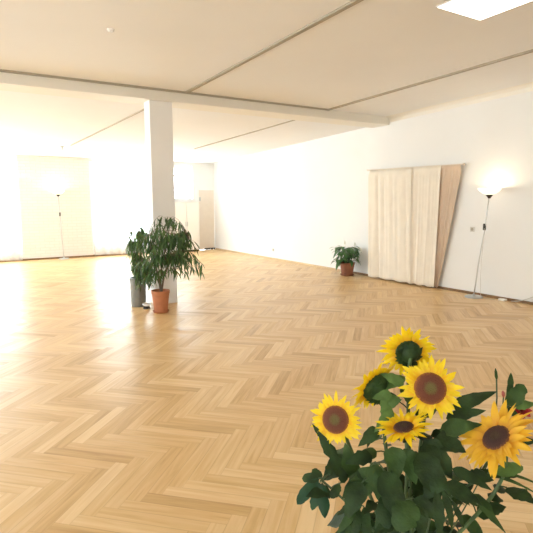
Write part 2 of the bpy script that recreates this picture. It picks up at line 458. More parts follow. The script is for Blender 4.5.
# skirting
bm = new(); box(bm, (XR-0.018, YB, 0), (XR, 8.9, 0.045), 0.003); struct(obj('baseboard_right', bm, M['brown_strip']))
bm = new(); box(bm, (XR-0.016, 8.9, 0), (XR, YF, 0.045), 0.003); struct(obj('trim_8', bm, M['washed_out_strip']))  # same skirting, coloured paler to imitate the overexposed far end
bm = new(); box(bm, (XL, YF-0.088, 0), (DOOR[0]-0.08, YF, 0.05), 0.003); struct(obj('baseboard_far', bm, M['brown_strip']))
bm = new(); box(bm, (XL, YB, 0), (XL+0.018, YF-0.1, 0.05), 0.003); struct(obj('baseboard_left', bm, M['brown_strip']))

def window(n, axis, at, th, o, cols=2, portal=True):
    a0, a1, z0, z1 = o
    root = bpy.data.objects.new('window_%d' % n, None); COL.objects.link(root)
    mid = at+th*0.55
    root.location = (mid, (a0+a1)/2, z0) if axis == 'x' else ((a0+a1)/2, mid, z0)
    struct(root)
    fr = new(); t = 0.06; d = 0.035
    def b(bm, p0, p1, q0, q1, dd):
        if axis == 'x': box(bm, (mid-dd, p0, q0), (mid+dd, p1, q1), 0.004 if bm is fr else 0)
        else: box(bm, (p0, mid-dd, q0), (p1, mid+dd, q1), 0.004 if bm is fr else 0)
    b(fr, a0, a1, z0, z0+t, d); b(fr, a0, a1, z1-t, z1, d)
    for k in range(cols+1):
        c = a0+t/2+(a1-a0-t)*k/cols
        b(fr, c-t/2, c+t/2, z0+t, z1-t, d)
    tz = z0+(z1-z0)*0.72
    for k in range(cols):
        c0 = a0+t+(a1-a0-t)*k/cols; c1 = a0+(a1-a0-t)*(k+1)/cols
        b(fr, c0, c1, tz-t/2, tz+t/2, d)
    obj('window_frame', fr, M['frame'], root)
    gl = new(); b(gl, a0+t/2, a1-t/2, z0+t/2, z1-t/2, 0.003); obj('window_pane', gl, M['glass'], root)
    sl = new(); e = -0.06 if th > 0 else 0.06
    lo, hi = sorted((at-(0.06 if th > 0 else -0.06), mid))
    if axis == 'x': box(sl, (lo, a0+.003, z0-0.001), (hi, a1-.003, z0+0.025), 0.003)
    else: box(sl, (a0+.003, lo, z0-0.001), (a1-.003, hi, z0+0.025), 0.003)
    obj('window_sill', sl, M['frame'], root)
    # sky portal for clean daylight sampling
    ld = bpy.data.lights.new('window_daylight', 'AREA'); ld.shape = 'RECTANGLE'
    ld.size = a1-a0; ld.size_y = z1-z0; ld.cycles.is_portal = True
    lo_ = bpy.data.objects.new('window_daylight', ld); COL.objects.link(lo_)
    out = at+th*0.98
    sgn = 1 if th > 0 else -1
    if axis == 'x':
        lo_.location = (out, (a0+a1)/2, (z0+z1)/2); tgt = Vector((-sgn, 0, 0))
    else:
        lo_.location = ((a0+a1)/2, out, (z0+z1)/2); tgt = Vector((0, -sgn, 0))
    lo_.rotation_euler = tgt.to_track_quat('-Z', 'Y').to_euler()
wn = 1
for o in FARW: window(wn, 'y', YF, 0.30, o, 2 if o[1]-o[0] > 1 else 1); wn += 1
for o in LEFTW_ADDED: window(wn, 'x', XL, -0.30, o); wn += 1
for o in BACKW_ADDED: window(wn, 'y', YB, -0.30, o); wn += 1

# door in the far corner
root = bpy.data.objects.new('door_1', None); COL.objects.link(root); root.location = (7.42, YF, 0); struct(root)
bm = new(); box(bm, (DOOR[0]+.012, YF-0.002, 0.004), (DOOR[1]-.012, YF+0.045, DOOR[3]-.012), 0.003)
obj('door_leaf', bm, M['door'], root)
bm = new()
box(bm, (DOOR[0]-0.09, YF-0.03, 0), (DOOR[0]+0.01, YF+0.12, DOOR[3]+0.09), 0.004)
box(bm, (DOOR[0]+.01, YF-0.03, DOOR[3]-0.01), (DOOR[1], YF+0.12, DOOR[3]+0.09), 0.004)
obj('door_frame', bm, M['frame'], root)
bm = new(); box(bm, (DOOR[0]+.2, YF-0.03, 0.0), (DOOR[1]-.004, YF-0.003, 0.055), 0.003); obj('door_gap_shade', bm, M['dark'], root)  # dark strip put in for the shaded gap under the door
bm = new(); box(bm, (DOOR[0]+.03, YF-0.03, 1.67), (DOOR[0]+.075, YF-0.002, 1.80), 0.008); obj('door_latch', bm, M['grey_metal'], root)

# pale cabinet by the door
cab = thing('storage_cabinet', 'low cream storage cabinet against the far wall, left of the corner door', 'cabinet', (6.45, YF-0.22, 0))
bm = new(); box(bm, (6.05, YF-0.40, 0.06), (6.95, YF-0.10, 1.64), 0.004); obj('body', bm, M['cabinet'], cab)
bm = new(); box(bm, (6.03, YF-0.43, 1.64), (6.97, YF-0.10, 1.67), 0.004); obj('top', bm, M['frame'], cab)
for s in (0, 1):
    bm = new(); box(bm, (6.06+.445*s, YF-0.42, 0.08), (6.495+.445*s, YF-0.401, 1.62), 0.003); d = obj('door', bm, M['cabinet'], cab)
    bm = new(); box(bm, (6.46+.06*s, YF-0.437, 0.85), (6.47+.06*s, YF-0.42, 1.0), 0.002); obj('handle', bm, M['metal'], d)
bm = new(); box(bm, (6.07, YF-0.38, 0), (6.93, YF-0.12, 0.06)); obj('plinth', bm, M['dark'], cab)

# ------------------------------------------------------------------ sheer curtains at the far windows
def sheer(x0, x1, label, seed):
    rg = random.Random(seed)
    bm = new(); n = 180; rows = 14; grid = []
    for j in range(rows+1):
        t = j/rows; z = 2.86-(2.86-0.035)*t; r = []
        for i in range(n+1):
            s = i/n
            a = s*(x1-x0)*26
            r.append(bm.verts.new((x0+(x1-x0)*s, YF-0.17+math.sin(a+0.6*math.sin(a*0.31+seed)+t*0.4)*0.028*(0.5+0.5*t), z+0.012*math.sin(a*0.21)*t)))
        grid.append(r)
    for j in range(rows):
        for i in range(n): bm.faces.new((grid[j][i], grid[j][i+1], grid[j+1][i+1], grid[j+1][i]))
    return tag(obj('sheer_curtain', bm, M['sheer'], smooth=True), label, 'curtain', 'white sheers on the far wall')
sheer(-2.8, 1.60, 'floor length white sheer curtain over the window left of the brick pier', 1)
sheer(3.58, 6.0, 'floor length white sheer curtain over the window between brick pier and column', 2)
def rail(x0, x1, label):
    root = thing('curtain_rail', label, 'curtain rail', ((x0+x1)/2, YF-0.16, 2.87), 'rails of the sheer curtains')
    bm = new(); box(bm, (x0, YF-0.19, 2.868), (x1, YF-0.13, 2.892), 0.003); obj('track', bm, M['frame'], root)
    for x in (x0+0.1, x1-0.1):
        bm = new(); box(bm, (x-0.015, YF-0.14, 2.872), (x+0.015, YF-0.001, 2.888)); obj('bracket', bm, M['frame'], root)
rail(-2.85, 1.58, 'white curtain rail above the window left of the brick pier')
rail(3.60, 6.05, 'white curtain rail above the window between brick pier and column')

# ------------------------------------------------------------------ cotton curtain on the right wall
rod = thing('curtain_rod', 'thin wooden curtain rod above the beige cotton curtain', 'curtain rod', (7.62, 6.8, 2.275))
bm = new(); tube(bm, [(7.62, 8.03, 2.305), (7.62, 5.66, 2.285)], 0.011, 10); obj('pole', bm, M['door'], rod)
for y, z in ((8.0, 2.305), (5.70, 2.285)):
    bm = new(); tube(bm, [(7.62, y, z), (7.73, y, z)], 0.009, 8); obj('bracket', bm, M['metal'], rod)
    bm = new(); bmesh.ops.create_uvsphere(bm, u_segments=12, v_segments=8, radius=0.02, matrix=Matrix.Translation((7.62, y+(0.045 if y > 7 else -0.045), z)))
    obj('end_knob', bm, M['door'], rod, True)

cur = thing('curtain', 'unbleached beige cotton curtain hanging on the right wall', 'curtain', (7.6, 6.9, 0.02))
def lerp(a, b, t): return a+(b-a)*t
def panel(name, topY, botY, seed, xoff, ret=None, m='cloth', fa=1.0, x1=None):
    """topY/botY: far and near edge; ret: share of the width that turns back to the wall at its near side"""
    rg = random.Random(seed)
    n, rows = 110, 40
    folds = [(rg.random(), 0.02+0.035*rg.random(), rg.choice((-1, 1))*(0.5+rg.random()*0.7), (rg.random()-.5)*0.12) for _ in range(13)]
    bm = new(); grid = []
    for j in range(rows+1):
        t = j/rows
        r = []
        for i in range(n+1):
            s = i/n
            y = lerp(lerp(topY[0], topY[1], s), lerp(botY[0], botY[1], s), t**1.1)
            x = xoff if x1 is None else lerp(xoff, x1, s)
            amp = 0.012+0.016*t
            for c, w, a, sl in folds:
                q = (s-c-sl*t)/w
                x += fa*a*amp*math.exp(-q*q)
            x += 0.0013*math.sin(s*60+2*math.sin(t*3+seed))
            z = lerp(2.300-0.008*(8.0-y), 0.028, t) + 0.010*math.sin(s*19+seed)*t
            if j == 0: x = 7.608
            if j == 1: x = lerp(x, 7.608, 0.5)
            if ret is not None and s > ret:
                k = (s-ret)/(1-ret)
                x = lerp(x, 7.606, min(1, 0.25+k)) if t < 0.05 else x + (7.690-x)*(k**0.9)
            r.append(bm.verts.new((x, y, z)))
        grid.append(r)
    for j in range(rows):
        for i in range(n): bm.faces.new((grid[j][i], grid[j+1][i], grid[j+1][i+1], grid[j][i+1]))
    o = obj(name, bm, M[m], cur, True)
    md = o.modifiers.new('thickness', 'SOLIDIFY'); md.thickness = 0.002
    return o
panel('curtain_panel', (7.965, 6.78), (7.885, 6.72), 3, 7.558, fa=0.55)
panel('curtain_panel', (6.90, 6.12), (6.85, 6.17), 8, 7.590, fa=0.5)
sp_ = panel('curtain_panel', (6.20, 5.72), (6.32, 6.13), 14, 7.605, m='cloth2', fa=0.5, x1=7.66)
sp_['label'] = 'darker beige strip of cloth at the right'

# ------------------------------------------------------------------ floor lamps
def floor_lamp(base, top, label, group, power, shade_r=0.185, cord=True):
    b, t = Vector(base), Vector(top)
    root = thing('floor_lamp', label, 'floor lamp', b, group)
    bm = new(); lathe(bm, [(0.145, 0.0), (0.145, 0.018), (0.135, 0.026), (0.03, 0.034), (0.016, 0.06)], b, n=32); obj('base', bm, M['grey_metal'], root, False)
    ax = t-b
    mid1 = b+ax*0.33+Vector((0, 0.008, 0)); mid2 = b+ax*0.66+Vector((0, -0.012, 0))
    bm = new(); tube(bm, [b+Vector((0, 0, .03)), b+ax*0.15, mid1, b+ax*0.5, mid2, b+ax*0.85, t], 0.010, 10); obj('pole', bm, M['metal'], root, True)
    bm = new(); lathe(bm, [(0.018, -0.05), (0.03, -0.03), (0.052, 0.0), (0.052, 0.012)], t, n=20); obj('socket_cap', bm, M['dark'], root, True)
    # open opal bowl
    bm = new()
    pr = [(0.05, 0.012), (shade_r*0.55, 0.03), (shade_r*0.85, 0.075), (shade_r, 0.115), (shade_r-0.006, 0.117), (shade_r*0.82, 0.082), (shade_r*0.52, 0.038), (0.045, 0.02)]
    lathe(bm, pr, t, n=36); sh = obj('lamp_shade', bm, M['shade'], root, True)
    sp = b+ax*0.70
    bm = new(); box(bm, sp-Vector((0.02, 0.02, 0.055)), sp+Vector((0.02, 0.02, 0.055)), 0.008); obj('switch', bm, M['dark'], root)
    bm = new()
    pts = bez(sp+Vector((-0.03, -0.02, -0.02)), sp+Vector((-0.05, -0.02, -0.5)), Vector((b.x-0.03, b.y-0.13+0.02, 0.55)), Vector((b.x-0.02, b.y-0.15, 0.012)), 24)
    if cord: pts += bez(pts[-1], pts[-1]+Vector((0, -.03, 0)), Vector((b.x+.05, b.y-0.2, .006)), Vector((b.x+.1, b.y-0.35, .006)), 8)[1:]
    tube(bm, pts, 0.0035, 6); obj('power_cord', bm, M['cord'], root, True)
    l = bpy.data.lights.new('lamp_bulb', 'POINT'); l.energy = power; l.color = (1.0, 0.80, 0.52); l.shadow_soft_size = 0.04
    lo = bpy.data.objects.new('lamp_bulb', l); COL.objects.link(lo); lo.location = t+Vector((0, 0, 0.085)); lo.parent = root
    lo.matrix_parent_inverse = Matrix.Translation(root.location).inverted()
floor_lamp((7.50, 5.25, 0), (7.50, 5.055, 1.735), 'lit torchiere floor lamp with white bowl, leaning beside the beige curtain', None, 5)
floor_lamp((2.67, 15.40, 0), (2.61, 15.40, 1.86), 'lit torchiere floor lamp before the brick pier at the far end', None, 6, cord=False)

# ------------------------------------------------------------------ small fittings
def socket(x, y, z, label):
    root = thing('wall_socket', label, 'socket', (x, y, z))
    bm = new(); box(bm, (x-0.012, y-0.043, z-0.043), (x, y+0.043, z+0.043), 0.004); obj('cover_plate', bm, M['socket'], root)
    bm = new(); lathe(bm, [(0.028, 0), (0.028, 0.0035), (0.024, 0.0035), (0.023, 0.001)], (x-0.012, y, z), (-1, 0, 0), 20); obj('insert', bm, M['gap'], root, False)
socket(XR, 5.50, 1.15, 'white square wall socket between the curtain and the near floor lamp')
socket(XR, 11.95, 0.27, 'small low wall socket on the right wall between door and potted plant')
bm = new(); box(bm, (7.60, 4.74, 0.0), (7.67, 4.86, 0.035), 0.006)
tag(obj('plug_adapter', bm, M['plastic']), 'small white plug adapter on the floor right of the floor lamp', 'adapter')
bm = new()
tube(bm, bez(Vector((7.715, 3.9, 0.28)), Vector((7.70, 4.25, 0.24)), Vector((7.69, 4.40, 0.03)), Vector((7.68, 4.68, 0.008)), 22), 0.006, 8)
tag(obj('cable', bm, M['cord'], smooth=True), 'pale cable curving down the right wall to the floor at the frame edge', 'cable')
# ceiling light panel
cx0, cx1, cy0, cy1 = 4.005, 4.67, 2.05, 3.36
root = thing('ceiling_light', 'bright white rectangular light panel on the near ceiling', 'ceiling light', ((cx0+cx1)/2, (cy0+cy1)/2, zn(cy1)-0.02))
slope = Matrix.Rotation(math.atan(-0.0268), 3, 'X'); pv = ((cx0+cx1)/2, (cy0+cy1)/2, zn((cy0+cy1)/2))
zc = pv[2]
bm = new(); box(bm, (cx0, cy0, zc-0.010), (cx1, cy1, zc+0.004), 0.002, slope, pv); obj('housing', bm, M['frame'], root)
bm = new(); box(bm, (cx0+.012, cy0+.012, zc-0.013), (cx1-.012, cy1-.012, zc-0.008), 0.0, slope, pv); obj('diffuser', bm, M['panel'], root)
# detector and far ceiling fitting
root = thing('smoke_detector', 'small white round smoke detector on the near ceiling', 'smoke detector', (1.522, 5.429, zn(5.429)-0.03))
bm = new(); lathe(bm, [(0.022, -0.022), (0.03, -0.018), (0.034, -0.006), (0.036, 0.0)], (1.522, 5.429, zn(5.429)), n=24); obj('casing', bm, M['ceramic'], root, True)
bm = new(); lathe(bm, [(0.042, -0.005), (0.042, 0.001)], (1.522, 5.429, zn(5.429)), n=24); obj('base_plate', bm, M['frame'], root)
root = thing('ceiling_hook', 'small dark fitting on the ceiling above the far floor lamp', 'ceiling fitting', (2.447, 13.52, zf(13.52)))
bm = new(); lathe(bm, [(0.008, -0.08), (0.014, -0.07), (0.014, -0.02), (0.045, -0.01), (0.045, 0.001)], (2.447, 13.52, zf(13.52)), n=16); obj('stem', bm, M['gap'], root, True)

# ------------------------------------------------------------------ potted plants
def pot(root, c, rt, rb, h, m, rim=0.02, saucer=None):
    bm = new()
    pr = [(rb, 0.02), (rt*0.965, h-rim*2.2), (rt, h-rim*2.2), (rt*1.02, h), (rt*0.9, h), (rt*0.88, h-0.05), (0.01, h-0.06)]
    lathe(bm, pr, c, n=32); obj('pot', bm, m, root, False)
    bm = new(); lathe(bm, [(rt*0.87, h-0.052), (rt*0.6, h-0.042), (0.01, h-0.036)], c, n=24); obj('soil', bm, M['soil'], root, True)
    if saucer:
        bm = new(); lathe(bm, [(rb*1.05, 0.0), (rb*1.28, 0.028), (rb*1.2, 0.028), (rb*1.02, 0.012), (0.01, 0.012)], c, n=32); obj('saucer', bm, saucer, root, False)

def weeping_plant(root, base, canopy, nb, nl, ll, m, seed, trunks):
    """canopy: list of (centre, radii) ellipsoids; leaves hang from arching twigs"""
    rg = random.Random(seed)
    tb = new(); lb = new()
    tops = []
    for tr in trunks:
        tube(tb, tr, [0.016-0.010*i/(len(tr)-1) for i in range(len(tr))], 8); tops.append([Vector(p) for p in tr])
    for k in range(nb):
        c, rad = rg.choices(canopy, weights=[q[1][0]*q[1][2] for q in canopy])[0]
        th, ph = rg.random()*2*PI, math.acos(rg.uniform(-0.75, 1))
        rr = rg.random()**0.4
        e = Vector((c[0]+rad[0]*rr*math.sin(ph)*math.cos(th), c[1]+rad[1]*rr*math.sin(ph)*math.sin(th), c[2]+rad[2]*rr*math.cos(ph)))
        tr = rg.choice(tops); cand = [p for p in tr[1:] if p.z < e.z+0.15] or [tr[1]]
        s = cand[-1]
        m1 = s.lerp(e, 0.45)+Vector((0, 0, 0.16+0.1*rg.random()))
        tw = bez(s, s.lerp(m1, 0.7)+Vector((0, 0, .03)), m1.lerp(e, 0.6)+Vector((0, 0, 0.08)), e, 9)
        tube(tb, tw, [0.004-0.003*i/9 for i in range(10)], 5)
        for q in range(nl):
            t = 0.35+0.65*(q+rg.random())/nl
            p = tw[min(9, int(t*9))]
            out = (tw[9]-tw[6]).normalized()
            a = rg.random()*2*PI
            d = (Vector((math.cos(a)*0.75, math.sin(a)*0.75, -0.55-0.75*rg.random()))+out*0.5).normalized()
            L = ll*(0.7+0.5*rg.random())
            tip = p+d*L+Vector((0, 0, -L*0.18))
            leaf(lb, p, tip, L*0.165, Vector((rg.uniform(-.4, .4), rg.uniform(-.4, .4), 1)), 'lance', 0.10, 0.12, 5)
    obj('trunk', tb, M['bark'], root, True)
    obj('foliage', lb, m, root, True)

# tall weeping fig
FB = (2.56, 7.08, 0)
root = thing('potted_fig_tree', 'tall weeping fig with narrow drooping leaves in a terracotta pot', 'potted plant', FB)
pot(root, FB, 0.135, 0.098, 0.335, M['terra'], saucer=M['terra'])
def cp(x, y, d): return tuple(P(x, y, d))
tr1 = [(2.56, 7.08, 0.29), (2.57, 7.08, 0.5), (2.60, 7.07, 0.75), (2.66, 7.06, 1.0), (2.72, 7.05, 1.28)]
tr2 = [(2.57, 7.09, 0.29), (2.55, 7.10, 0.5), (2.50, 7.12, 0.75), (2.44, 7.13, 0.95), (2.40, 7.14, 1.1)]
tr3 = [(2.57, 7.07, 0.29), (2.61, 7.05, 0.55), (2.72, 7.0, 0.8), (2.86, 6.95, 1.0), (2.97, 6.9, 1.1)]
canopy = [((2.68, 7.05, 1.12), (0.30, 0.32, 0.36)), ((2.92, 6.93, 0.92), (0.30, 0.28, 0.30)), ((2.98, 6.92, 0.72), (0.24, 0.24, 0.26)),
          ((2.42, 7.12, 0.90), (0.26, 0.26, 0.32)), ((2.40, 7.10, 0.62), (0.22, 0.22, 0.26)), ((2.66, 7.02, 0.72), (0.36, 0.3, 0.28))]
weeping_plant(root, FB, canopy, 96, 10, 0.15, M['ficus'], 5, [tr1, tr2, tr3])

# second bushy plant in a grey planter behind it
GB = P(138.5, 297, 7.95); GB = (GB.x, GB.y, 0)
root = thing('potted_bush', 'bushy green plant in a tall grey planter behind the weeping fig', 'potted plant', GB)
bm = new(); lathe(bm, [(0.115, 0.0), (0.125, 0.42), (0.132, 0.43), (0.132, 0.46), (0.118, 0.46), (0.115, 0.41), (0.01, 0.40)], GB, n=32); obj('planter', bm, M['greypot'], root)
bm = new(); lathe(bm, [(0.114, 0.412), (0.01, 0.422)], GB, n=24); obj('soil', bm, M['soil'], root, True)
g = Vector(GB)
trs = [[g+Vector((0.02*a, 0, .41)), g+Vector((.05*a, .02, .7)), g+Vector((.08*a, .02, .95)), g+Vector((.1*a, .0, 1.1))] for a in (-1, 0.2, 1)]
weeping_plant(root, GB, [((g.x+0.03, g.y, 0.90), (0.19, 0.19, 0.30)), ((g.x+.06, g.y-.08, 0.55), (0.19, 0.17, 0.22)), ((g.x+.06, g.y-.17, 0.44), (0.17, 0.10, 0.20)), ((g.x+.10, g.y-.15, 0.36), (0.14, 0.10, 0.14))], 84, 11, 0.13, M['ficus2'], 9, trs)
# white bowl on a dark foot beside the planter
WB = P(146.5, 298.5, 7.75); WB = (WB.x, WB.y, 0)
root = thing('watering_bowl', 'small white bowl with dark foot on floor between the two pots', 'bowl', WB)
bm = new(); lathe(bm, [(0.03, 0.035), (0.058, 0.05), (0.07, 0.085), (0.064, 0.085), (0.05, 0.055), (0.01, 0.045)], WB, n=24); obj('body', bm, M['ceramic'], root, True)
bm = new(); lathe(bm, [(0.055, 0.0), (0.055, 0.02), (0.032, 0.037)], WB, n=24); obj('foot', bm, M['dark'], root)

# peace lily by the curtain
LB = (7.40, 8.40, 0)
root = thing('potted_peace_lily', 'low leafy green peace lily in a terracotta pot by the right wall', 'potted plant', LB)
pot(root, LB, 0.165, 0.125, 0.29, M['terra_dark'], saucer=M['terra_dark'])
rg = random.Random(21)
lb = new(); sb = new(); c = Vector((7.40, 8.40, 0.26))
for k in range(96):
    a = rg.random()*2*PI; out = Vector((math.cos(a), math.sin(a), 0))
    reach = 0.12+0.27*rg.random()
    if out.x > 0.25: reach *= 0.62
    hgt = 0.06+0.34*rg.random()
    kn = c+out*reach*0.75+Vector((0, 0, hgt)); L = 0.20+0.10*rg.random()
    tip = kn+out*L*0.62+Vector((0, 0, -L*rg.uniform(0.15, 0.75)))
    if tip.x > 7.70: tip.x = 7.70
    if kn.x > 7.68: kn.x = 7.66
    tube(sb, bez(c+out*0.05, c+out*0.06+Vector((0, 0, hgt*0.5)), kn-out*.05, kn, 5), 0.003, 4)
    leaf(lb, kn, tip, L*0.40, Vector((0, 0, 1))+out*0.2, 'broad', 0.16, 0.12, 6)
obj('foliage', lb, M['lily'], root, True)
obj('leaf_stalks', sb, M['stemdark'], root, True)
for x, y in ((355, 245), (345, 243.5), (361, 251)):
    tp = P(x, y, 10.95); fl = new()
    tube(fl, bez(c, c+Vector((0, 0, .2)), tp+Vector((0, 0, -.12)), tp, 8), 0.003, 5)
    leaf(fl, tp-Vector((0, 0, .01)), tp+Vector((-.02, -0.015, 0.085)), 0.045, D(0, 0, 1), 'broad', 0.1, 0.3, 6)
    obj('flower', fl, M['spathe'], root, True)

# ------------------------------------------------------------------ the bouquet
VM = P(404, 600, 1.06)                       # mouth of the vase
root = thing('floor_vase', 'tall dark glazed floor vase holding the sunflower bouquet', 'vase', (VM.x, VM.y, 0))
bm = new(); h = VM.z
lathe(bm, [(0.10, 0), (0.125, 0.03), (0.14, h*0.45), (0.105, h*0.8), (0.075, h*0.93), (0.088, h), (0.080, h), (0.066, h*0.92), (0.08, h*0.75), (0.01, h*0.2)], (VM.x, VM.y, 0), n=36)
obj('body', bm, M['vase'], root, True)
bm = new(); lathe(bm, [(0.084, h-0.006), (0.09, h-0.003), (0.09, h+0.005), (0.078, h+0.005), (0.078, h-0.006)], (VM.x, VM.y, 0), n=36, caps=False); obj('rim', bm, M['vase'], root, True)

MOUTH = Vector((VM.x, VM.y, h))
def mouth_pt(k):
    a = k*2.399; r = 0.013*math.sqrt(k+0.3)
    return MOUTH+Vector((math.cos(a)*r, math.sin(a)*r, 0))
stem_no = [0]
def make_stem(end, enddir, rad, parent, m, sway=0.18, name='stem'):
    k = stem_no[0]; stem_no[0] += 1
    s = mouth_pt(k); foot = s+Vector((-(s.x-MOUTH.x)*0.5, -(s.y-MOUTH.y)*0.5, -0.18))
    L = (end-s).length
    pts = [foot] + bez(s, s+Vector((0, 0, L*0.35)), end-enddir*L*sway-Vector((0, 0, L*0.22)), end, 16)
    bm = new(); tube(bm, pts, [rad]*len(pts), 8)
    obj(name, bm, m, parent, True)
    return pts

def head(parent, c, nrm, dia, seed, petal, disc, disc_r=0.26, droop=0.16, cup=0.0, n=24, layers=3, ragged=0.32):
    rg = random.Random(seed)
    nrm = nrm.normalized(); ax = nrm.orthogonal().normalized(); ay = nrm.cross(ax)
    R = dia/2; rd = dia*disc_r
    pb = new(); ul = pb.loops.layers.uv.new('petal')
    for ly in range(layers):
        for k in range(n):
            a = 2*PI*(k+(0, .5, .25)[ly]+rg.uniform(-.32, .32))/n
            o = ax*math.cos(a)+ay*math.sin(a)
            L = R*(1-ragged*rg.random()**1.5)*(1.0, 0.96, 0.8)[ly]
            b0 = c+o*rd*0.85+nrm*(0.001-0.003*ly+(0.007 if ly == 2 else 0))
            lift = cup*(0.6+0.8*rg.random())+rg.uniform(-droop, droop*0.6)+(0.04, -0.08, 0.16)[ly]
            tip = c+o*L+nrm*(L-rd)*lift+(ax*rg.uniform(-1, 1)+ay*rg.uniform(-1, 1))*R*0.06
            leaf(pb, b0, tip, dia*0.086*rg.uniform(0.8, 1.25), nrm+o.cross(nrm)*rg.uniform(-.35, .35), 'petal', rg.uniform(0.02, 0.10), rg.uniform(0.1, 0.35), 6, ul)
    obj('petals', pb, petal, parent, True)
    db = new(); ul = db.loops.layers.uv.new('petal')
    nr_, ns_ = 9, 36; rings = []
    for i in range(nr_+1):
        t = i/nr_; hh = rd*(0.26*math.cos(t*PI/2)**0.7-0.10*math.exp(-(t/0.3)**2))
        rings.append([db.verts.new(c+nrm*(hh+0.004)+(ax*math.cos(2*PI*k/ns_)+ay*math.sin(2*PI*k/ns_))*rd*max(t, 0.01)) for k in range(ns_)])
    for i in range(nr_):
        for k in range(ns_):
            f = db.faces.new((rings[i][k], rings[i+1][k], rings[i+1][(k+1) % ns_], rings[i][(k+1) % ns_]))
            for lp, u in zip(f.loops, (i/nr_, (i+1)/nr_, (i+1)/nr_, i/nr_)): lp[ul].uv = (u, 0)
    obj('disc', db, disc, parent, True)
    # calyx behind: a shallow cup and pointed bracts
    cb = new()
    lathe(cb, [(0.006, -0.030), (rd*0.55, -0.022), (rd*0.95, -0.008), (rd*0.98, 0.0)], c, nrm, 24)
    for ly in range(2):
        for k in range(13):
            a = 2*PI*(k+0.5*ly+rg.uniform(-.2, .2))/13
            o = ax*math.cos(a)+ay*math.sin(a)
            leaf(cb, c+o*rd*0.6-nrm*(0.020-0.004*ly), c+o*rd*(1.02+0.22*rg.random())-nrm*rg.uniform(0.004, 0.022), rd*0.36, -nrm, 'broad', 0.12, 0.1, 5)
    obj('calyx', cb, M['leafmid'] if seed == 7 else M['leafdark'] if seed % 2 else M['leaflight'], parent, True)
    return c-nrm*0.03

def stem_leaves(parent, st, n, seed, zmax, m=('leafdark', 'leafdark', 'leafmid'), size=0.064):
    """alternate leaves growing out of a stem"""
    rg = random.Random(seed*13+1)
    pts = [p for p in st[3:] if MOUTH.z+0.03 < p.z < zmax]
    if len(pts) < 2: return
    for k in range(n):
        p = pts[int((k+rg.random())/n*(len(pts)-1))]
        out = p-MOUTH; out.z = 0
        a = rg.uniform(-1.5, 1.5)+(math.atan2(out.y, out.x) if out.length > 1e-3 else rg.random()*6)
        d = Vector((math.cos(a), math.sin(a), rg.uniform(-.75, .45))).normalized()
        L = size*rg.uniform(0.75, 1.35)
        b0 = p+d*0.022+Vector((0, 0, 0.006))
        bm = new()
        tube(bm, [p, p+d*0.012+Vector((0, 0, 0.005)), b0], 0.0016, 5)
        leaf(bm, b0, b0+d*L+Vector((0, 0, -L*0.2)), L*rg.uniform(0.42, 0.62), Vector((0, 0, 1))-D(0, 0, -1)*0.5, 'broad', rg.uniform(.04, .16), rg.uniform(-.1, .3), 11, wave=0.16, jag=0.14)
        obj('leaf', bm, M[rg.choice(m)], parent, True)

def add_leaf(parent, spec, name='leaf'):
    """spec: base px, tip px, depth base, depth tip, width px, material, shape, tilt"""
    (bx, by), (tx, ty), d0, d1, w, m, shape, tilt = spec
    bm = new()
    leaf(bm, P(bx, by, d0), P(tx, ty, d1), w*0.9/FPX*(d0+d1)/2, D(tilt[0], tilt[1], tilt[2]), shape, random.uniform(0.03, 0.14), random.uniform(-.15, .3), 11, wave=0.14, jag=0.13)
    return obj(name, bm, M[m], parent, True)

def twig(parent, pts, r=0.0018, m='stemdark', name='leaf_stalk'):
    bm = new(); tube(bm, pts, r, 6); obj(name, bm, M[m], parent, True)

def sunflower(label, px, depth, nrm, dia, seed, petal='petal', disc='disc', leaves=(), stemr=0.0042, sway=0.18, **kw):
    c = P(px[0], px[1], depth)
    root = thing('sunflower', label, 'sunflower', mouth_pt(stem_no[0]), 'sunflowers of the bouquet')
    e = head(root, c, nrm, dia, seed, M[petal], M[disc], **kw)
    st = make_stem(e, nrm.normalized(), stemr, root, M['stem'], sway)
    for sp in leaves: add_leaf(root, sp)
    stem_leaves(root, st, 11, seed, c.z-0.07)
    return root

sunflower('sunflower facing the viewer with round brown disc, central and fully open', (430, 388), 1.12, D(-.18, .30, 1), 0.150, 1, leaves=[
    ((452, 408), (497, 391), 1.13, 1.12, 17, 'leafdark', 'broad', (0, .6, .8)),
    ((446, 418), (486, 410), 1.12, 1.10, 15, 'leafdark', 'broad', (0, .6, .8)),
    ((440, 430), (482, 424), 1.10, 1.08, 20, 'leafmid', 'broad', (.1, .6, .8)),
    ((436, 436), (466, 452), 1.09, 1.06, 26, 'leafdark', 'broad', (.1, .5, .8)),
    ((424, 440), (452, 478), 1.08, 1.05, 28, 'leafdark', 'broad', (.1, .4, .9)),
    ((418, 452), (440, 500), 1.05, 1.03, 32, 'leafdark', 'broad', (.1, .3, .9))], disc_r=0.235)
sunflower('leftmost sunflower, facing out to the left, with brown disc', (336, 419), 1.12, D(-.42, .22, .9), 0.128, 2, leaves=[
    ((322, 437), (312, 423), 1.13, 1.13, 6, 'leafdark', 'broad', (0, .3, 1)),
    ((338, 462), (318, 430), 1.13, 1.12, 13, 'leafdark', 'lance', (-.3, .3, .9)),
    ((345, 476), (330, 446), 1.12, 1.10, 17, 'leafdark', 'broad', (-.3, .3, .9)),
    ((352, 478), (345, 442), 1.11, 1.10, 20, 'leafmid', 'broad', (-.1, .3, .9)),
    ((372, 455), (345, 463), 1.09, 1.08, 18, 'leafdark', 'broad', (0, .6, .7))], disc_r=0.24)
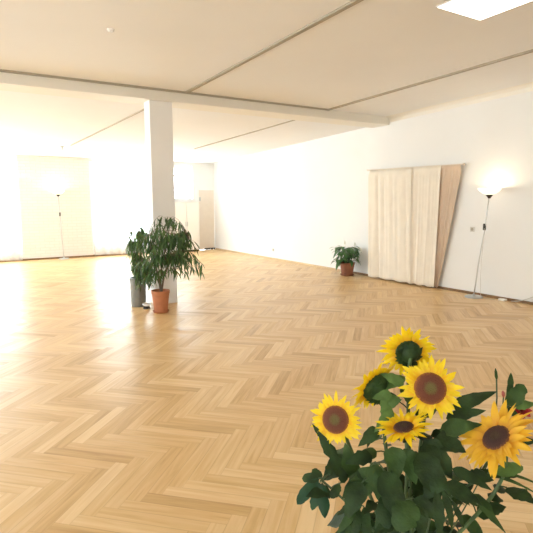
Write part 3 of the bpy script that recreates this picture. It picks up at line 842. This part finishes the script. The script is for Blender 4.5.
sunflower('topmost sunflower, turned away and showing its dark green back', (408, 351), 1.19, D(.06, .36, -.9), 0.145, 3, leaves=[
    ((405, 376), (380, 391), 1.17, 1.15, 14, 'leaflight', 'broad', (-.2, .6, .7)),
    ((404, 385), (412, 408), 1.16, 1.14, 14, 'leafmid', 'broad', (0, .5, .8)),
    ((398, 396), (380, 412), 1.15, 1.12, 15, 'leaflight', 'broad', (-.1, .5, .8))], sway=-0.12, droop=0.2, disc_r=0.21)
sunflower('half hidden sunflower behind the left one, seen from its green back', (375, 386), 1.17, D(-.50, .42, -.72), 0.142, 7, leaves=[
    ((380, 405), (402, 399), 1.14, 1.13, 15, 'leaflight', 'broad', (0, .5, .8)),
    ((392, 408), (374, 432), 1.13, 1.11, 14, 'leaflight', 'broad', (.2, .4, .9)),
    ((404, 384), (380, 373), 1.14, 1.15, 14, 'leaflight', 'broad', (-.1, .5, .8)),
    ((392, 394), (372, 398), 1.135, 1.14, 13, 'leaflight', 'broad', (-.1, .5, .8)),
    ((378, 428), (358, 446), 1.12, 1.11, 15, 'leafmid', 'broad', (0, .4, .9))], sway=-0.05)
sunflower('sunflower tipped upwards with a dark disc, below the central one', (404, 428), 1.08, D(-.22, .88, .22), 0.135, 5, disc='discdark', leaves=[
    ((392, 446), (398, 478), 1.07, 1.05, 26, 'leafmid', 'broad', (0, .4, .9)),
    ((404, 448), (416, 484), 1.07, 1.05, 24, 'leafmid', 'broad', (.1, .4, .9)),
    ((420, 446), (446, 470), 1.07, 1.04, 24, 'leafdark', 'broad', (.1, .5, .8))], disc_r=0.165, cup=0.26, droop=0.34)
sunflower('rightmost sunflower, large with ragged amber petals and dark disc', (497, 438), 1.04, D(-.62, .68, .24), 0.190, 6, petal='petal_orange', disc='discdark', leaves=[
    ((496, 474), (523, 466), 1.05, 1.06, 15, 'leaflight', 'oval', (0, .7, .7)),
    ((468, 474), (494, 480), 1.04, 1.03, 16, 'leafdark', 'broad', (.1, .5, .8)),
    ((452, 468), (492, 490), 1.04, 1.02, 15, 'leafdark', 'broad', (.1, .5, .8)),
    ((446, 482), (484, 508), 1.03, 1.01, 18, 'leafdark', 'broad', (.1, .5, .8))], disc_r=0.16, ragged=0.42, cup=0.12, droop=0.42)

def sprig(label, tip, depth, leaves, cat='foliage', stemr=0.0026, m='stemdark', enddir=None, name='leafy_sprig', sway=0.2, stalks=True):
    root = thing(name, label, cat, mouth_pt(stem_no[0]), 'leafy sprigs of the bouquet')
    e = P(tip[0], tip[1], depth)
    st = make_stem(e, enddir or Vector((0, 0, 1)), stemr, root, M[m], sway)
    for sp in leaves:
        add_leaf(root, sp)
        if stalks:
            b0 = P(sp[0][0], sp[0][1], sp[2])
            q = min(st[4:], key=lambda v: (v-b0).length+0.3*max(0, v.z-b0.z))
            if (q-b0).length > 0.004: twig(root, bez(q, q.lerp(b0, .3)+Vector((0, 0, .004)), q.lerp(b0, .7)+Vector((0, 0, .006)), b0, 6), 0.0015)
    stem_leaves(root, st, 7, stem_no[0]+50, e.z-0.01)
    return root

sprig('sprig with lobed dark leaves reaching out at the lower left of the bouquet', (322, 480), 1.08, [
    ((319, 478), (297, 504), 1.08, 1.07, 13, 'leafblue', 'oval', (-.2, .5, .8)),
    ((320, 482), (312, 510), 1.07, 1.06, 11, 'leafblue', 'oval', (0, .5, .8)),
    ((322, 482), (325, 518), 1.07, 1.05, 12, 'leafblue', 'oval', (.1, .5, .8)),
    ((320, 478), (302, 478), 1.08, 1.09, 12, 'leafdark', 'oval', (0, .7, .7)),
    ((322, 478), (312, 469), 1.09, 1.10, 9, 'leafdark', 'oval', (0, .7, .7)),
    ((330, 474), (326, 465), 1.09, 1.10, 6, 'leafdark', 'oval', (0, .7, .7)),
    ((340, 484), (331, 498), 1.06, 1.05, 10, 'leafdark', 'oval', (0, .5, .8)),
    ((345, 482), (340, 466), 1.07, 1.07, 12, 'leafdark', 'broad', (0, .5, .8))], enddir=D(-1, .3, 0), sway=0.4)
sprig('sprig with broad mid green leaf in the middle front of the bouquet', (376, 462), 1.06, [
    ((374, 464), (382, 504), 1.05, 1.02, 27, 'leafmid', 'broad', (.1, .4, .9)),
    ((370, 466), (360, 504), 1.05, 1.03, 24, 'leafmid', 'broad', (-.2, .4, .9)),
    ((384, 470), (402, 530), 1.03, 1.00, 30, 'leafdark', 'broad', (.1, .3, .9)),
    ((366, 472), (342, 498), 1.05, 1.03, 20, 'leafdark', 'broad', (-.2, .4, .9)),
    ((362, 482), (345, 520), 1.03, 1.01, 24, 'leafdark', 'broad', (-.2, .4, .9))])
sprig('sprig with narrow finger leaves at the bottom left of the bouquet', (352, 500), 1.03, [
    ((357, 508), (336, 535), 1.02, 1.00, 9, 'leafmid', 'lance', (-.2, .5, .8)),
    ((354, 502), (337, 515), 1.03, 1.02, 7, 'leafdark', 'lance', (-.2, .5, .8)),
    ((360, 508), (352, 542), 1.02, 0.99, 10, 'leafdark', 'lance', (-.1, .4, .9)),
    ((364, 506), (368, 545), 1.02, 0.99, 12, 'leafdark', 'lance', (.1, .4, .9))], enddir=D(-.6, .6, .2), sway=0.3)
sprig('sprig with a rounded olive green leaf at the bottom middle of the bouquet', (404, 500), 1.01, [
    ((412, 500), (396, 530), 1.01, 0.98, 30, 'leafmid', 'heart', (0, .5, .8)),
    ((390, 496), (378, 540), 1.02, 0.99, 26, 'leafdark', 'broad', (-.1, .4, .9)),
    ((414, 498), (436, 520), 1.02, 1.00, 20, 'leafdark', 'broad', (.2, .4, .9)),
    ((416, 504), (422, 540), 1.01, 0.99, 20, 'leafdark', 'broad', (.1, .4, .9))])
sprig('dark leafed sprig at the right side of the bouquet below the amber flower', (446, 478), 1.04, [
    ((444, 482), (470, 505), 1.03, 1.01, 15, 'leafdark', 'broad', (.2, .5, .8)),
    ((442, 488), (452, 530), 1.02, 1.00, 9, 'leafdark', 'lance', (.1, .4, .9)),
    ((436, 488), (440, 540), 1.02, 0.99, 13, 'leafdark', 'lance', (0, .4, .9)),
    ((440, 470), (424, 500), 1.04, 1.02, 26, 'leafdark', 'broad', (-.1, .4, .9)),
    ((452, 500), (464, 528), 1.01, 1.00, 7, 'leafdark', 'lance', (.1, .4, .9)),
    ((478, 504), (506, 533), 1.01, 1.00, 8, 'leafmid', 'lance', (.2, .5, .8))], enddir=D(.6, .6, 0), sway=0.3)
sprig('sprig with long thin blades pointing right under the amber flower', (486, 474), 1.06, [
    ((494, 474), (538, 494), 1.06, 1.05, 5, 'leafmid', 'blade', (0, .7, .7)),
    ((496, 471), (540, 485), 1.06, 1.06, 5, 'leafmid', 'blade', (0, .7, .7)),
    ((478, 470), (500, 478), 1.06, 1.06, 9, 'leafdark', 'broad', (0, .7, .7))], enddir=D(1, .1, 0), sway=0.4)
sprig('sprig with upright rounded leaf at the far right behind the amber flower', (509, 404), 1.16, [
    ((507, 406), (511, 372), 1.16, 1.17, 7, 'leafmid', 'oval', (-.2, .2, .9)),
    ((508, 405), (524, 384), 1.15, 1.15, 18, 'leafmid', 'heart', (-.2, .3, .9)),
    ((511, 406), (536, 403), 1.15, 1.15, 11, 'leaflight', 'lance', (0, .6, .8)),
    ((507, 408), (520, 418), 1.15, 1.14, 10, 'leafdark', 'broad', (0, .5, .8))], enddir=D(.3, 1, 0))
# thin bud stalk
root = thing('flower_bud_stalk', 'thin bare stalk with closed bud standing up behind the amber flower', 'flower bud', mouth_pt(stem_no[0]))
e = P(496.5, 378, 1.17)
make_stem(e, D(-.15, 1, 0), 0.0018, root, M['stemdark'], 0.3)
bm = new(); lathe(bm, [(0.001, -0.004), (0.0035, 0.004), (0.003, 0.016), (0.0008, 0.024)], e, D(-.1, 1, 0), 10); obj('bud', bm, M['leafmid'], root, True)
# red flower
root = thing('red_flower', 'small crimson flower at the far right edge of the bouquet', 'flower', mouth_pt(stem_no[0]))
c = P(521, 411, 1.17); nr = D(-.2, .75, .6)
make_stem(c-nr*0.012, nr, 0.002, root, M['stemdark'], 0.2)
ax = nr.orthogonal().normalized(); ay = nr.cross(ax); bm = new()
for ly in range(3):
    for k in range(8):
        a = 2*PI*(k+ly*.4)/8; o = ax*math.cos(a)+ay*math.sin(a)
        leaf(bm, c+o*0.003, c+o*(0.024-0.005*ly)+nr*(0.004+0.007*ly), 0.013, nr, 'oval', .1, .2, 5)
obj('petals', bm, M['redpetal'], root, True)
bm = new(); lathe(bm, [(0.002, -0.014), (0.006, -0.006), (0.007, 0.0)], c, nr, 12); obj('calyx', bm, M['leafmid'], root, True)
root = thing('pink_flower_bud', 'tiny pink bud beside the upright rounded leaf', 'flower bud', mouth_pt(stem_no[0]))
e = P(503.5, 396, 1.17)
make_stem(e, D(0, 1, 0), 0.0014, root, M['stemdark'], 0.2)
bm = new(); lathe(bm, [(0.001, -0.003), (0.004, 0.004), (0.0035, 0.010), (0.0008, 0.014)], e, D(-.1, 1, 0), 10); obj('bud', bm, M['bud'], root, True)

# ------------------------------------------------------------------ light, sky, camera
w = bpy.data.worlds.new('sky'); SC.world = w; w.use_nodes = True
bg = w.node_tree.nodes['Background']; bg.inputs[0].default_value = (0.82, 0.93, 1.0, 1); bg.inputs[1].default_value = 13.0

cam = bpy.data.cameras.new('camera'); co = bpy.data.objects.new('camera', cam); COL.objects.link(co)
cam.sensor_width = 36; cam.lens = 36*FPX/533; cam.clip_start = 0.05
m = Matrix((RT, UP, -FW)).transposed().to_4x4(); m.translation = EYE
co.matrix_world = m
SC.camera = co
SC.view_settings.view_transform = 'Standard'; SC.view_settings.look = 'None'
SC.view_settings.exposure = 0.27; SC.view_settings.gamma = 1.0; SC.view_settings.use_curve_mapping = False
SC.cycles.max_bounces = 12; SC.cycles.diffuse_bounces = 7; SC.cycles.transparent_max_bounces = 16
SC.cycles.sample_clamp_indirect = 6.0
